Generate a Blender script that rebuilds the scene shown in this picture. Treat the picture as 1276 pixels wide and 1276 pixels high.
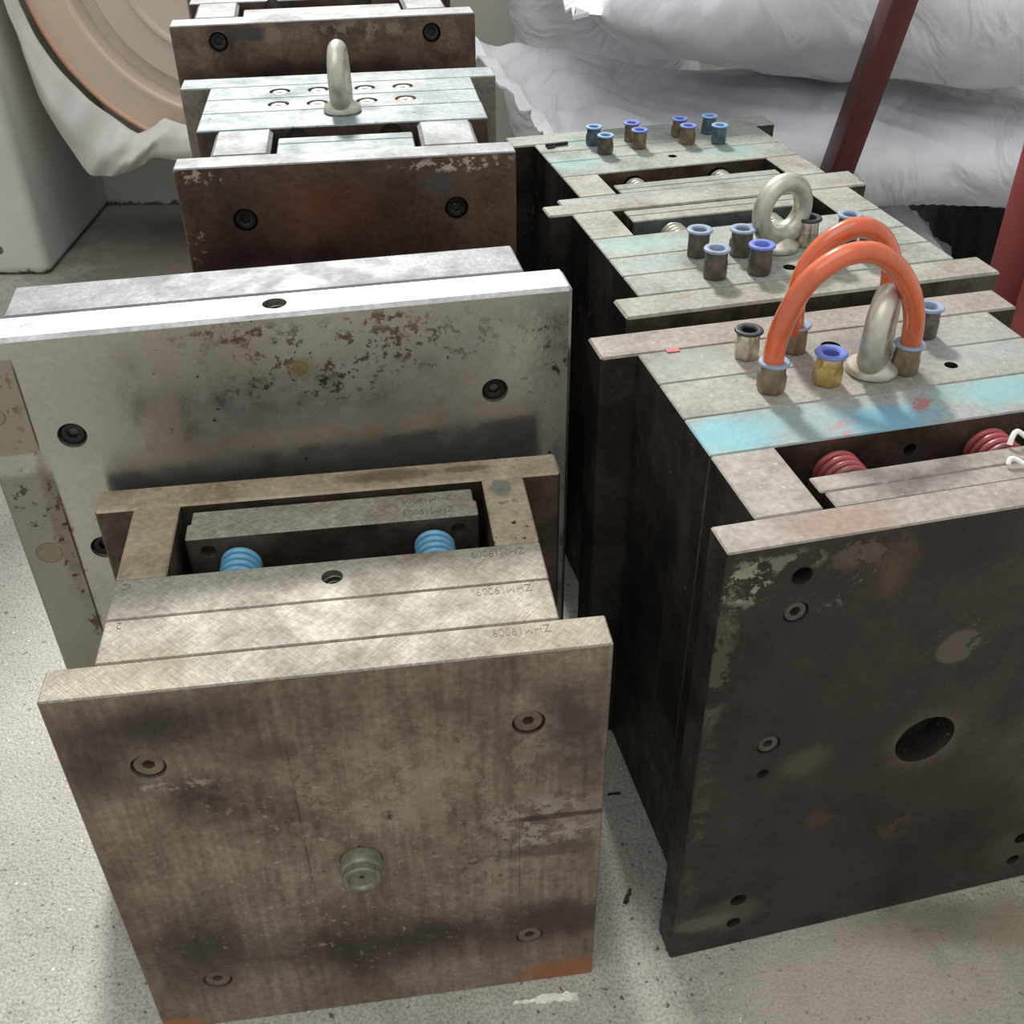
import bpy, bmesh, math, random
from mathutils import Vector, Matrix, noise as mnoise

# ---------------------------------------------------------------- scene reset
for o in list(bpy.data.objects):
    bpy.data.objects.remove(o, do_unlink=True)
scene = bpy.context.scene
COL = scene.collection
S = 0.6                       # everything is laid out in camera heights; one unit = 0.6 m
R = math.radians

# ---------------------------------------------------------------- camera
F_PX, PITCH, ROLL = 1318.44, 0.634524, -0.010393
fw = Vector((0, math.cos(PITCH), -math.sin(PITCH)))
rt0 = Vector((1, 0, 0)); up0 = rt0.cross(fw)
rt = rt0 * math.cos(ROLL) + up0 * math.sin(ROLL)
up = -rt0 * math.sin(ROLL) + up0 * math.cos(ROLL)
cam_data = bpy.data.cameras.new('camera')
cam = bpy.data.objects.new('camera', cam_data); COL.objects.link(cam)
cam_data.sensor_width = 36.0
cam_data.lens = 36.0 * F_PX / 1276.0
cam_data.clip_start = 0.02
m = Matrix((rt, up, -fw)).transposed().to_4x4(); m.translation = Vector((0, 0, 1.0 * S))
cam.matrix_world = m
scene.camera = cam

# ---------------------------------------------------------------- world, sun, exposure
world = bpy.data.worlds.new('world'); scene.world = world
world.use_nodes = True
bg = world.node_tree.nodes['Background']
bg.inputs[0].default_value = (0.94, 0.97, 1.0, 1)
bg.inputs[1].default_value = 0.76
def sun(name, az, el, energy, angle, color):
    d = bpy.data.lights.new(name, 'SUN'); d.energy = energy; d.angle = R(angle); d.color = color
    o = bpy.data.objects.new(name, d); COL.objects.link(o)
    v = Vector((math.sin(R(az)) * math.cos(R(el)), -math.cos(R(az)) * math.cos(R(el)), -math.sin(R(el))))
    o.rotation_euler = v.to_track_quat('-Z', 'Y').to_euler(); o.location = -v * 5
    return o
sun('window_daylight', 12, 38, 4.3, 7, (1.0, 0.985, 0.95))
sun('soft_fill_sun', 165, 72, 0.95, 50, (1.0, 0.97, 0.92))      # added soft fill sun in place of unseen near-side windows
scene.view_settings.view_transform = 'Standard'
scene.view_settings.look = 'None'
scene.view_settings.gamma = 1.0
scene.view_settings.use_curve_mapping = False
scene.view_settings.exposure = 0.0

# ---------------------------------------------------------------- helpers
def lin(c):
    r = []
    for v in c[:3]:
        v = v / 255.0
        r.append(v / 12.92 if v <= 0.04045 else ((v + 0.055) / 1.055) ** 2.4)
    return (*r, 1.0)

LIN = lin
class Mat:
    def __init__(s, name):
        s.m = bpy.data.materials.new(name); s.m.use_nodes = True
        s.t = s.m.node_tree; s.n = s.t.nodes; s.l = s.t.links
        s.b = s.n['Principled BSDF']
        s._c = None
    def node(s, kind, **kw):
        n = s.n.new(kind)
        for k, v in kw.items(): setattr(n, k, v)
        return n
    def put(s, sock, val):
        if hasattr(val, 'is_output') or isinstance(val, bpy.types.NodeSocket): s.l.new(val, sock)
        else: sock.default_value = val
    def vec(s):
        if s._c is None:
            tc = s.node('ShaderNodeTexCoord'); mp = s.node('ShaderNodeMapping')
            mp.inputs['Scale'].default_value = (1 / S,) * 3
            s.l.new(tc.outputs['Object'], mp.inputs['Vector']); s._c = mp.outputs[0]
        return s._c
    def map(s, scale=(1, 1, 1), rot=(0, 0, 0), loc=(0, 0, 0), pre=None):
        src = s.vec()
        if pre:
            r0 = s.node('ShaderNodeMapping'); r0.inputs['Rotation'].default_value = pre; s.l.new(src, r0.inputs['Vector']); src = r0.outputs[0]
        mp = s.node('ShaderNodeMapping')
        mp.inputs['Scale'].default_value = scale; mp.inputs['Rotation'].default_value = rot; mp.inputs['Location'].default_value = loc
        s.l.new(src, mp.inputs['Vector']); return mp.outputs[0]
    def noise(s, scale, detail=3, rough=0.55, vec=None, dist=0.0, off=0.0):
        n = s.node('ShaderNodeTexNoise'); n.inputs['Scale'].default_value = scale
        n.inputs['Detail'].default_value = detail; n.inputs['Roughness'].default_value = rough
        n.inputs['Distortion'].default_value = dist
        if vec is None and off: vec = s.map(loc=(off, off * 1.7, off * 0.6))
        s.l.new(vec if vec is not None else s.vec(), n.inputs['Vector']); return n.outputs[0]
    def voronoi(s, scale, feature='F1', out='Distance', rnd=1.0, vec=None):
        n = s.node('ShaderNodeTexVoronoi'); n.feature = feature; n.inputs['Scale'].default_value = scale
        n.inputs['Randomness'].default_value = rnd
        s.l.new(vec if vec is not None else s.vec(), n.inputs['Vector']); return n.outputs[out]
    def math(s, op, a, b=0.0, clamp=False):
        n = s.node('ShaderNodeMath', operation=op, use_clamp=clamp)
        s.put(n.inputs[0], a); s.put(n.inputs[1], b); return n.outputs[0]
    def rng(s, v, a, b, c=0.0, d=1.0, smooth=True):
        n = s.node('ShaderNodeMapRange'); n.interpolation_type = 'SMOOTHSTEP' if smooth else 'LINEAR'
        s.put(n.inputs['Value'], v)
        for k, x in zip(('From Min', 'From Max', 'To Min', 'To Max'), (a, b, c, d)): n.inputs[k].default_value = x
        return n.outputs['Result']
    def mix(s, f, a, b, mode='MIX'):
        n = s.node('ShaderNodeMix', data_type='RGBA', blend_type=mode)
        s.put(n.inputs[0], f); s.put(n.inputs[6], a); s.put(n.inputs[7], b); return n.outputs[2]
    def ramp(s, f, stops):
        n = s.node('ShaderNodeValToRGB'); e = n.color_ramp.elements
        e[0].position, e[0].color = stops[0]; e[1].position, e[1].color = stops[-1]
        for p, c in stops[1:-1]:
            x = e.new(p); x.color = c
        s.put(n.inputs[0], f); return n.outputs[0]
    def patch(s, c, r, amt=0.6, freq=40, soft=0.35, strength=1.0, off=0.0, box=False):
        a = s.node('ShaderNodeVectorMath', operation='SUBTRACT'); s.l.new(s.vec(), a.inputs[0]); a.inputs[1].default_value = c
        b = s.node('ShaderNodeVectorMath', operation='MULTIPLY'); s.l.new(a.outputs[0], b.inputs[0])
        b.inputs[1].default_value = tuple(0 if q is None else 1 / q for q in r)
        if box:
            ab = s.node('ShaderNodeVectorMath', operation='ABSOLUTE'); s.l.new(b.outputs[0], ab.inputs[0])
            sx = s.node('ShaderNodeSeparateXYZ'); s.l.new(ab.outputs[0], sx.inputs[0])
            dv = s.math('MAXIMUM', s.math('MAXIMUM', sx.outputs[0], sx.outputs[1]), sx.outputs[2])
        else:
            d = s.node('ShaderNodeVectorMath', operation='LENGTH'); s.l.new(b.outputs[0], d.inputs[0]); dv = d.outputs['Value']
        n = s.noise(freq, 7, 0.72, off=off + 3.1 * c[0] + 1.3 * c[2] + 0.01)
        v = s.math('ADD', dv, s.math('MULTIPLY', s.math('SUBTRACT', n, 0.5), amt * 2.6))
        return s.rng(v, 1 - soft, 1 + soft * 0.3, strength, 0.0)
    def bump(s, h, strength=0.2, dist=0.002, prev=None):
        n = s.node('ShaderNodeBump'); n.inputs['Strength'].default_value = strength; n.inputs['Distance'].default_value = dist
        s.put(n.inputs['Height'], h)
        if prev is not None: s.l.new(prev, n.inputs['Normal'])
        return n.outputs[0]
    def fin(s, col=None, rough=None, metal=None, normal=None, **kw):
        for k, v in (('Base Color', col), ('Roughness', rough), ('Metallic', metal), ('Normal', normal)):
            if v is not None: s.put(s.b.inputs[k], v)
        for k, v in kw.items(): s.put(s.b.inputs[k.replace('_', ' ')], v)
        return s.m

def steel(name, light, mid, dark, off=0.0, metal=0.55, rough=0.45, scale=9, speck=0.0, speckcol=(30, 24, 20),
          patches=(), hatch=0.0, hatchrot=0.8, grain=0.15, brush=None, gain=1.0, fmix=0.55, spec=None, bmix=0.35):
    """weathered machine steel: three tones, fine grain, optional hatching and stains with a shape of their own"""
    k = Mat(name)
    lin = lambda c: tuple(min(1.0, q * gain) for q in LIN(c)[:3]) + (1.0,)
    a = k.noise(scale, 5, 0.6, off=off + 0.3, dist=0.4)
    col = k.ramp(a, [(0.30, lin(dark)), (0.47, lin(mid)), (0.68, lin(light))])
    fine = k.noise(170, 3, 0.6, off=off + 1.0)
    col = k.mix(fmix, col, k.ramp(fine, [(0.3, (0.55, 0.55, 0.55, 1)), (0.7, (1.25, 1.25, 1.25, 1))]), 'MULTIPLY')
    if brush:
        st = k.noise(1.0, 3, 0.6, vec=k.map(scale=brush, loc=(off, off, off)))
        col = k.mix(bmix, col, k.ramp(st, [(0.3, (0.6, 0.58, 0.55, 1)), (0.7, (1.2, 1.2, 1.2, 1))]), 'MULTIPLY')
    for p in patches:
        msk = k.patch(p['c'], p['r'], p.get('amt', 0.6), p.get('freq', 40), p.get('soft', 0.4), p.get('s', 0.85), off, p.get('box', False))
        if 'cut' in p:      # broken-up flecks inside the patch
            fl = k.rng(k.noise(p['cut'][0], 4, 0.7, off=off + p['c'][0] * 7 + 0.5), p['cut'][1], p['cut'][1] + 0.05)
            msk = k.math('MULTIPLY', msk, fl)
        col = k.mix(msk, col, lin(p['col']))
    if speck:
        v = k.rng(k.noise(95, 4, 0.7, off=off + 2.0), 0.66 - speck * 0.1, 0.70 - speck * 0.1)
        g = k.rng(k.noise(7, 2, 0.5, off=off + 5.0), 0.5, 0.62)
        col = k.mix(k.math('MULTIPLY', v, g), col, lin(speckcol))
    ro = k.rng(k.noise(22, 3, 0.6, off=off + 4.0), 0.3, 0.7, rough - 0.1, rough + 0.15)
    h = fine
    if hatch:
        w1, w2 = (k.noise(1.0, 2, 0.5, vec=k.map(scale=(60, 620, 60), pre=(0, 0, q))) for q in (hatchrot, -hatchrot))
        hm = k.math('MULTIPLY', w1, w2)
        col = k.mix(hatch, col, k.ramp(hm, [(0.12, (0.5, 0.49, 0.46, 1)), (0.4, (1.3, 1.3, 1.28, 1))]), 'MULTIPLY')
        h = k.math('ADD', fine, hm)
    nb = k.bump(h, grain, 0.0015)
    if spec is None: spec = 0.25 if metal < 0.2 else 0.5
    return k.fin(col, ro, metal, nb, Specular_IOR_Level=spec)

def plain(name, col, rough=0.5, metal=0.0, var=0.25, freq=60, bump=0.1, col2=None, **kw):
    k = Mat(name)
    n = k.noise(freq, 4, 0.6)
    c2 = lin(col2) if col2 else tuple(x * (1 - var) for x in lin(col)[:3]) + (1,)
    c = k.ramp(n, [(0.35, c2), (0.6, lin(col))])
    return k.fin(c, rough, metal, k.bump(n, bump, 0.001), **kw)

def link(name, me, mat=None, parent=None):
    o = bpy.data.objects.new(name, me); COL.objects.link(o)
    if mat is not None and me is not None:
        if not me.materials: me.materials.append(mat)
    if parent is not None: o.parent = parent
    return o
def tag(o, label, cat=None, group=None, kind=None):
    o['label'] = label
    if cat: o['category'] = cat
    if group: o['group'] = group
    if kind: o['kind'] = kind
    return o
def to_mesh(bm, name='mesh', smooth=None):
    me = bpy.data.meshes.new(name); bmesh.ops.recalc_face_normals(bm, faces=bm.faces[:]); bm.to_mesh(me); bm.free()
    if smooth is not None:
        me.shade_smooth(); me.set_sharp_from_angle(angle=R(smooth))
    return me
def box_bm(x0, x1, y0, y1, z0, z1, bev=0.0, seg=1):
    bm = bmesh.new()
    bmesh.ops.create_cube(bm, size=1.0)
    for v in bm.verts:
        v.co = Vector((x0 + (v.co.x + .5) * (x1 - x0), y0 + (v.co.y + .5) * (y1 - y0), z0 + (v.co.z + .5) * (z1 - z0)))
    if bev: bmesh.ops.bevel(bm, geom=bm.edges[:], offset=bev, segments=seg, affect='EDGES', profile=0.6)
    return bm
def cut(me, cutters):
    """boolean the cutter solids (list of bmesh) out of a mesh"""
    a = link('tmp_a', me); cm = bpy.data.meshes.new('c'); big = bmesh.new()
    for c in cutters:
        bmesh.ops.recalc_face_normals(c, faces=c.faces[:])
        t = bpy.data.meshes.new('t'); c.to_mesh(t); c.free(); big.from_mesh(t); bpy.data.meshes.remove(t)
    big.to_mesh(cm); big.free()
    b = link('tmp_b', cm)
    md = a.modifiers.new('b', 'BOOLEAN'); md.operation = 'DIFFERENCE'; md.object = b; md.solver = 'EXACT'
    dg = bpy.context.evaluated_depsgraph_get(); dg.update()
    r = bpy.data.meshes.new_from_object(a.evaluated_get(dg))
    bpy.data.objects.remove(a); bpy.data.objects.remove(b); bpy.data.meshes.remove(me); bpy.data.meshes.remove(cm)
    return r
def cyl_bm(c, axis, r, d, n=28, r2=None):
    """solid cylinder from c going d along axis"""
    bm = bmesh.new(); ax = Vector(axis)
    bmesh.ops.create_cone(bm, cap_ends=True, segments=n, radius1=r, radius2=r if r2 is None else r2, depth=d)
    q = ax.to_track_quat('Z', 'Y').to_matrix().to_4x4()
    bmesh.ops.transform(bm, matrix=Matrix.Translation(Vector(c) + ax * d / 2) @ q, verts=bm.verts[:])
    return bm
def lathe_bm(prof, n=28, bm=None, M=None, closed=False):
    bm = bm or bmesh.new(); rings = []
    for (r, z) in prof:
        if r < 1e-7: rings.append([bm.verts.new((0, 0, z))])
        else: rings.append([bm.verts.new((r * math.cos(2 * math.pi * i / n), r * math.sin(2 * math.pi * i / n), z)) for i in range(n)])
    new = [v for q in rings for v in q]
    prs = list(zip(rings, rings[1:])) + ([(rings[-1], rings[0])] if closed else [])
    for a, b in prs:
        for i in range(n):
            j = (i + 1) % n
            if len(a) == 1 and len(b) == 1: continue
            if len(a) == 1: bm.faces.new((a[0], b[i], b[j]))
            elif len(b) == 1: bm.faces.new((a[i], a[j], b[0]))
            else: bm.faces.new((a[i], a[j], b[j], b[i]))
    if M is not None: bmesh.ops.transform(bm, matrix=M, verts=new)
    return bm
def tube_bm(pts, r, n=14, bm=None, caps=True, radii=None, flat=1.0):
    bm = bm or bmesh.new(); P = [Vector(p) for p in pts]; rings = []
    prev = None
    for i, p in enumerate(P):
        t = (P[min(i + 1, len(P) - 1)] - P[max(i - 1, 0)]).normalized()
        if prev is None: u = t.orthogonal().normalized()
        else: u = (prev - t * prev.dot(t)).normalized()
        prev = u; w = t.cross(u); rr = radii[i] if radii else r
        rings.append([bm.verts.new(p + (u * math.cos(2 * math.pi * k / n) + w * math.sin(2 * math.pi * k / n) * flat) * rr) for k in range(n)])
    for a, b in zip(rings, rings[1:]):
        for k in range(n):
            j = (k + 1) % n; bm.faces.new((a[k], a[j], b[j], b[k]))
    if caps:
        bm.faces.new(rings[0][::-1]); bm.faces.new(rings[-1])
    return bm
def smooth_path(P, n=8):
    P = [Vector(p) for p in P]; out = []
    for i in range(len(P) - 1):
        a, b, c, d = P[max(i - 1, 0)], P[i], P[i + 1], P[min(i + 2, len(P) - 1)]
        for k in range(n):
            t = k / n
            out.append(0.5 * ((2 * b) + (-a + c) * t + (2 * a - 5 * b + 4 * c - d) * t * t + (-a + 3 * b - 3 * c + d) * t ** 3))
    out.append(P[-1]); return out
def rot_to(axis):
    return Vector(axis).to_track_quat('Z', 'Y').to_matrix().to_4x4()
UP, FRONT, BACK = (0, 0, 1), (0, -1, 0), (0, 1, 0)

# ---------------------------------------------------------------- materials
M_floor = Mat('terrazzo_floor')
def _floor():
    k = M_floor
    a = k.noise(2.2, 5, 0.6, dist=0.5)
    col = k.ramp(a, [(0.3, lin((140, 137, 127))), (0.5, lin((160, 158, 148))), (0.7, lin((176, 175, 165)))])
    b = k.noise(30, 5, 0.7)
    col = k.mix(0.5, col, k.ramp(b, [(0.3, (0.7, 0.69, 0.66, 1)), (0.7, (1.2, 1.2, 1.18, 1))]), 'MULTIPLY')
    f = k.noise(280, 3, 0.6)
    col = k.mix(0.55, col, k.ramp(f, [(0.34, (0.38, 0.37, 0.35, 1)), (0.58, (1.2, 1.2, 1.18, 1))]), 'MULTIPLY')
    dk = k.rng(k.noise(120, 2, 0.5, off=3.0), 0.66, 0.70)
    col = k.mix(dk, col, lin((84, 79, 71)))
    wh = k.rng(k.voronoi(75, rnd=1.0), 0.13, 0.08)
    whm = k.rng(k.noise(60, 2, 0.5, off=9.0), 0.58, 0.64)
    col = k.mix(k.math('MULTIPLY', wh, whm), col, lin((232, 230, 222)))
    # floor patches: brown dirt smear before the big mould, darker brown corner by the wall
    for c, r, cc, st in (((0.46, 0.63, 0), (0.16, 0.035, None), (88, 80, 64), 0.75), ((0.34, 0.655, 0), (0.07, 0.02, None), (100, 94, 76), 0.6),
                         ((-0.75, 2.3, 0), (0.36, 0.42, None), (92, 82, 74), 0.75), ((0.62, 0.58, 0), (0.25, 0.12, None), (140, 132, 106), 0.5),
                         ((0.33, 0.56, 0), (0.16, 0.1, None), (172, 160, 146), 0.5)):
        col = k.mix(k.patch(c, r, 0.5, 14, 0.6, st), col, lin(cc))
    k.fin(col, k.rng(b, 0.3, 0.7, 0.35, 0.6), 0.0, k.bump(k.math('ADD', f, b), 0.25, 0.002))
_floor(); M_floor = M_floor.m
M_wall = Mat('painted_wall')
def _wall():
    k = M_wall
    n = k.noise(4, 5, 0.6); f = k.noise(60, 4, 0.7)
    col = k.ramp(n, [(0.3, lin((194, 194, 186))), (0.7, lin((210, 209, 201)))])
    sp = k.rng(k.noise(26, 4, 0.7, off=2), 0.72, 0.75)
    col = k.mix(k.math('MULTIPLY', sp, 0.7), col, lin((96, 98, 90)))
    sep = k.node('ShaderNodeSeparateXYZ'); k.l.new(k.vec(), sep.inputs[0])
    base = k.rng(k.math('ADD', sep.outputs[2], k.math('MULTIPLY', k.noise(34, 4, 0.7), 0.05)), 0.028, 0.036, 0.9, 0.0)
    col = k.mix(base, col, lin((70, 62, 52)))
    col = k.mix(k.patch((-1.163, 2.309, 0.062), (0.012, 0.1, 0.012), 0.4, 60, 0.2, 0.9), col, lin((70, 72, 66)))
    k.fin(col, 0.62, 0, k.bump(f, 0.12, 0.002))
_wall(); M_wall = M_wall.m

def rubs(L): return [dict(c=c, r=r, col=col, amt=a, freq=f, soft=so, s=st, **({'cut': ct} if ct else {})) for c, r, col, a, f, so, st, ct in L]

# tops
M_top_l1 = steel('ground_steel_warm', (212, 206, 190), (196, 188, 172), (172, 160, 142), gain=0.5, off=0.2, hatch=0.55, metal=0.12, rough=0.55, scale=14,
                 patches=rubs([((0.06, 0.02, .45), (0.06, 0.03, None), (196, 176, 146), .5, 30, .6, .5, None),
                               ((0.38, 0.02, .45), (0.06, 0.03, None), (200, 180, 156), .5, 30, .6, .5, None)]))
M_top_l1b = steel('oiled_steel_brown', (190, 176, 152), (170, 154, 130), (140, 124, 102), gain=0.8, off=0.7, metal=0.12, rough=0.5, scale=16, speck=0.6,
                 patches=rubs([((0.26, 0.25, .45), (0.05, 0.012, None), (96, 84, 64), .5, 60, .5, .8, None),
                               ((0.36, 0.215, .45), (0.012, 0.014, None), (112, 116, 104), .5, 90, .3, .8, None),
                               ((0.33, 0.25, .45), (0.03, 0.006, None), (92, 78, 60), .5, 60, .5, .7, None)]))
M_top_l2 = steel('bright_ground_steel', (238, 240, 240), (228, 231, 230), (206, 208, 205), gain=0.62, off=1.3, metal=0.3, rough=0.42, scale=7, brush=(6, 120, 120),
                 patches=rubs([((-0.42, 0.02, .6), (0.03, 0.02, None), (200, 196, 160), .5, 60, .6, .4, None)]))
M_top_l2b = steel('grey_ground_steel', (206, 210, 212), (192, 196, 199), (176, 178, 178), gain=0.38, off=1.9, metal=0.15, rough=0.5, scale=8, brush=(4, 160, 160))
M_top_l3 = steel('pale_blue_steel', (222, 236, 238), (204, 220, 222), (184, 200, 200), gain=0.36, off=2.3, metal=0.12, rough=0.52, scale=20, speck=0.2,
                 patches=rubs([((.2520, .2750, .65), (.022, .016, None), (206, 142, 92), .5, 60, .8, .7, None), ((.2440, .212, .65), (.016, .022, None), (206, 150, 104), .5, 60, .8, .6, None),
                               ((.097, .219, .65), (.017, .017, None), (196, 172, 140), .5, 60, .8, .5, None)]))
M_top_l3g = steel('pale_grey_steel', (220, 222, 218), (204, 206, 202), (184, 184, 178), gain=0.4, off=2.9, metal=0.12, rough=0.52, scale=18)
GLIT = [((0.2, 0.2, .5), (0.6, 0.6, None), (244, 242, 234), .0, 40, .3, .9, (210, .655))]
M_top_r1 = steel('dusty_steel_grey', (186, 178, 168), (168, 160, 150), (146, 138, 128), gain=0.68, off=3.3, metal=0.1, rough=0.6, scale=16, patches=rubs(GLIT))
M_top_r1p = steel('dusty_steel_pinkish', (190, 180, 170), (170, 159, 149), (148, 136, 126), gain=0.64, off=3.6, metal=0.1, rough=0.6, scale=12,
                 patches=rubs(GLIT + [((0.10, 0.015, .52), (0.05, 0.02, None), (176, 140, 122), .6, 40, .6, .5, None)]))
M_top_r1c = steel('steel_with_cyan_paint', (176, 180, 174), (162, 166, 160), (140, 142, 136), gain=0.72, off=3.9, metal=0.1, rough=0.55, scale=16,
                 patches=rubs([((0.06, 0.152, .52), (0.075, 0.035, None), (128, 192, 202), .5, 26, .7, .8, None),
                               ((0.145, 0.15, .52), (0.07, 0.035, None), (150, 178, 180), .5, 26, .6, .6, None),
                               ((0.21, 0.14, .52), (0.055, 0.028, None), (104, 178, 206), .7, 30, .8, .75, None),
                               ((0.33, 0.16, .52), (0.08, 0.03, None), (140, 188, 190), .6, 26, .7, .8, None),
                               ((0.15, 0.14, .52), (0.03, 0.02, None), (196, 120, 108), .7, 60, .4, .5, (70, .53)),
                               ((0.245, 0.155, .52), (0.02, 0.014, None), (186, 96, 88), .7, 60, .4, .7, (70, .53))] ))
M_top_r1t = steel('dusty_steel_mint', (186, 182, 172), (170, 165, 156), (148, 142, 133), gain=0.66, off=4.2, metal=0.1, rough=0.6, scale=10,
                 patches=rubs(GLIT + [((0.36, 0.23, .52), (0.09, 0.05, None), (164, 184, 178), .5, 20, .8, .45, None),
                                      ((0.08, 0.28, .52), (0.05, 0.03, None), (158, 178, 164), .5, 30, .7, .5, None)]))
M_top_r2 = steel('dusty_steel_beige', (190, 186, 172), (172, 168, 154), (148, 142, 128), gain=0.68, off=4.8, metal=0.1, rough=0.6, scale=18, patches=rubs(GLIT))
M_top_r2t = steel('dusty_steel_teal', (180, 186, 176), (166, 170, 160), (140, 140, 130), gain=0.7, off=5.2, metal=0.1, rough=0.6, scale=18,
                 patches=rubs([((0.07, -0.14, .52), (0.05, 0.03, None), (150, 196, 184), .6, 40, .7, .5, None),
                               ((0.13, -0.15, .52), (0.05, 0.02, None), (154, 186, 178), .6, 40, .7, .45, None),
                               ((0.07, -0.2, .52), (0.05, 0.02, None), (154, 180, 174), .6, 40, .7, .4, None),
                               ((0.22, -0.2, .52), (0.5, 0.5, None), (240, 238, 228), .0, 40, .3, .9, (210, .655))]))
M_top_r3 = steel('dusty_steel_pale_mint', (178, 184, 174), (162, 168, 158), (138, 140, 130), gain=0.68, off=5.7, metal=0.1, rough=0.6, scale=16,
                 patches=rubs([((0.06, -0.14, .52), (0.06, 0.03, None), (146, 196, 190), .6, 40, .7, .55, None),
                               ((0.3, -0.15, .52), (0.06, 0.03, None), (150, 188, 178), .6, 40, .7, .45, None),
                               ((0.1, -0.05, .52), (0.06, 0.02, None), (150, 184, 168), .6, 40, .6, .5, None)]))
# sides and faces
M_side = steel('dark_oily_steel', (84, 78, 70), (58, 52, 47), (36, 32, 30), off=6.1, metal=0.5, rough=0.5, scale=12, brush=(60, 60, 5), speck=0.3, speckcol=(140, 120, 100))
M_side_l = steel('grey_side_steel', (150, 146, 136), (120, 112, 102), (84, 74, 66), off=6.5, metal=0.5, rough=0.42, scale=10)
M_pocket = steel('pocket_steel', (110, 96, 84), (84, 70, 60), (58, 48, 42), off=6.9, metal=0.5, rough=0.4, scale=14)
M_face_l1 = steel('brown_stained_plate', (158, 142, 126), (128, 110, 96), (92, 76, 64), off=7.3, metal=0.45, rough=0.42, scale=8, brush=(150, 150, 12), bmix=0.75, grain=0.3,
    patches=rubs([((0.07, 0, .415), (0.085, None, .035), (46, 38, 35), .5, 18, .9, .9, None),
                  ((0.02, 0, .37), (0.05, None, .05), (52, 43, 39), .5, 20, .9, .85, None),
                  ((0.09, 0, .325), (0.03, None, .035), (58, 49, 43), .6, 30, .8, .8, None),
                  ((0.39, 0, .36), (0.04, None, .07), (60, 53, 50), .6, 24, .9, .85, None),
                  ((0.15, 0, .375), (0.03, None, .014), (74, 64, 54), .5, 40, .7, .6, None),
                  ((0.36, 0, .24), (0.06, None, .05), (178, 168, 156), .7, 28, .7, .6, (60, .47)),
                  ((0.37, 0, .21), (0.05, None, .012), (66, 58, 50), .7, 40, .5, .7, None),
                  ((0.38, 0, .255), (0.05, None, .004), (52, 44, 38), .7, 40, .5, .8, None),
                  ((0.25, 0, .10), (0.2, None, .05), (52, 43, 37), .6, 16, .9, .9, None),
                  ((0.05, 0, .13), (0.06, None, .08), (54, 46, 40), .6, 18, .9, .88, None),
                  ((0.39, 0, .10), (0.05, None, .035), (64, 54, 46), .6, 22, .6, .8, None),
                  ((0.235, 0, .282), (0.006, None, .006), (44, 34, 30), .8, 90, .5, .9, None),
                  ((0.39, 0, .012), (0.05, None, .022), (156, 98, 52), .6, 40, .6, .8, None),
                  ((0.012, 0, .008), (0.03, None, .012), (170, 112, 64), .6, 50, .6, .8, None),
                  ((0.08, 0, .348), (0.03, None, .006), (170, 160, 144), .7, 80, .4, .6, (110, .5)),
                  ((0.165, 0, .30), (0.0011, None, .11), (70, 58, 48), .3, 20, .5, .7, None), ((0.345, 0, .2), (0.0008, None, .07), (70, 58, 48), .4, 20, .5, .6, None),
                  ((0.25, 0, .30), (0.16, None, .1), (170, 152, 134), .7, 14, .9, .45, (26, .5)),
                  ((0.2, 0, .22), (0.2, None, .2), (186, 172, 154), .4, 20, .9, .55, (120, .60)),
                  ((0.2, 0, .22), (0.25, None, .25), (58, 48, 40), .4, 20, .9, .7, (75, .63)),
                  ((0.34, 0, .205), (0.07, None, .05), (60, 52, 46), .7, 30, .8, .6, (70, .56))]))
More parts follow.
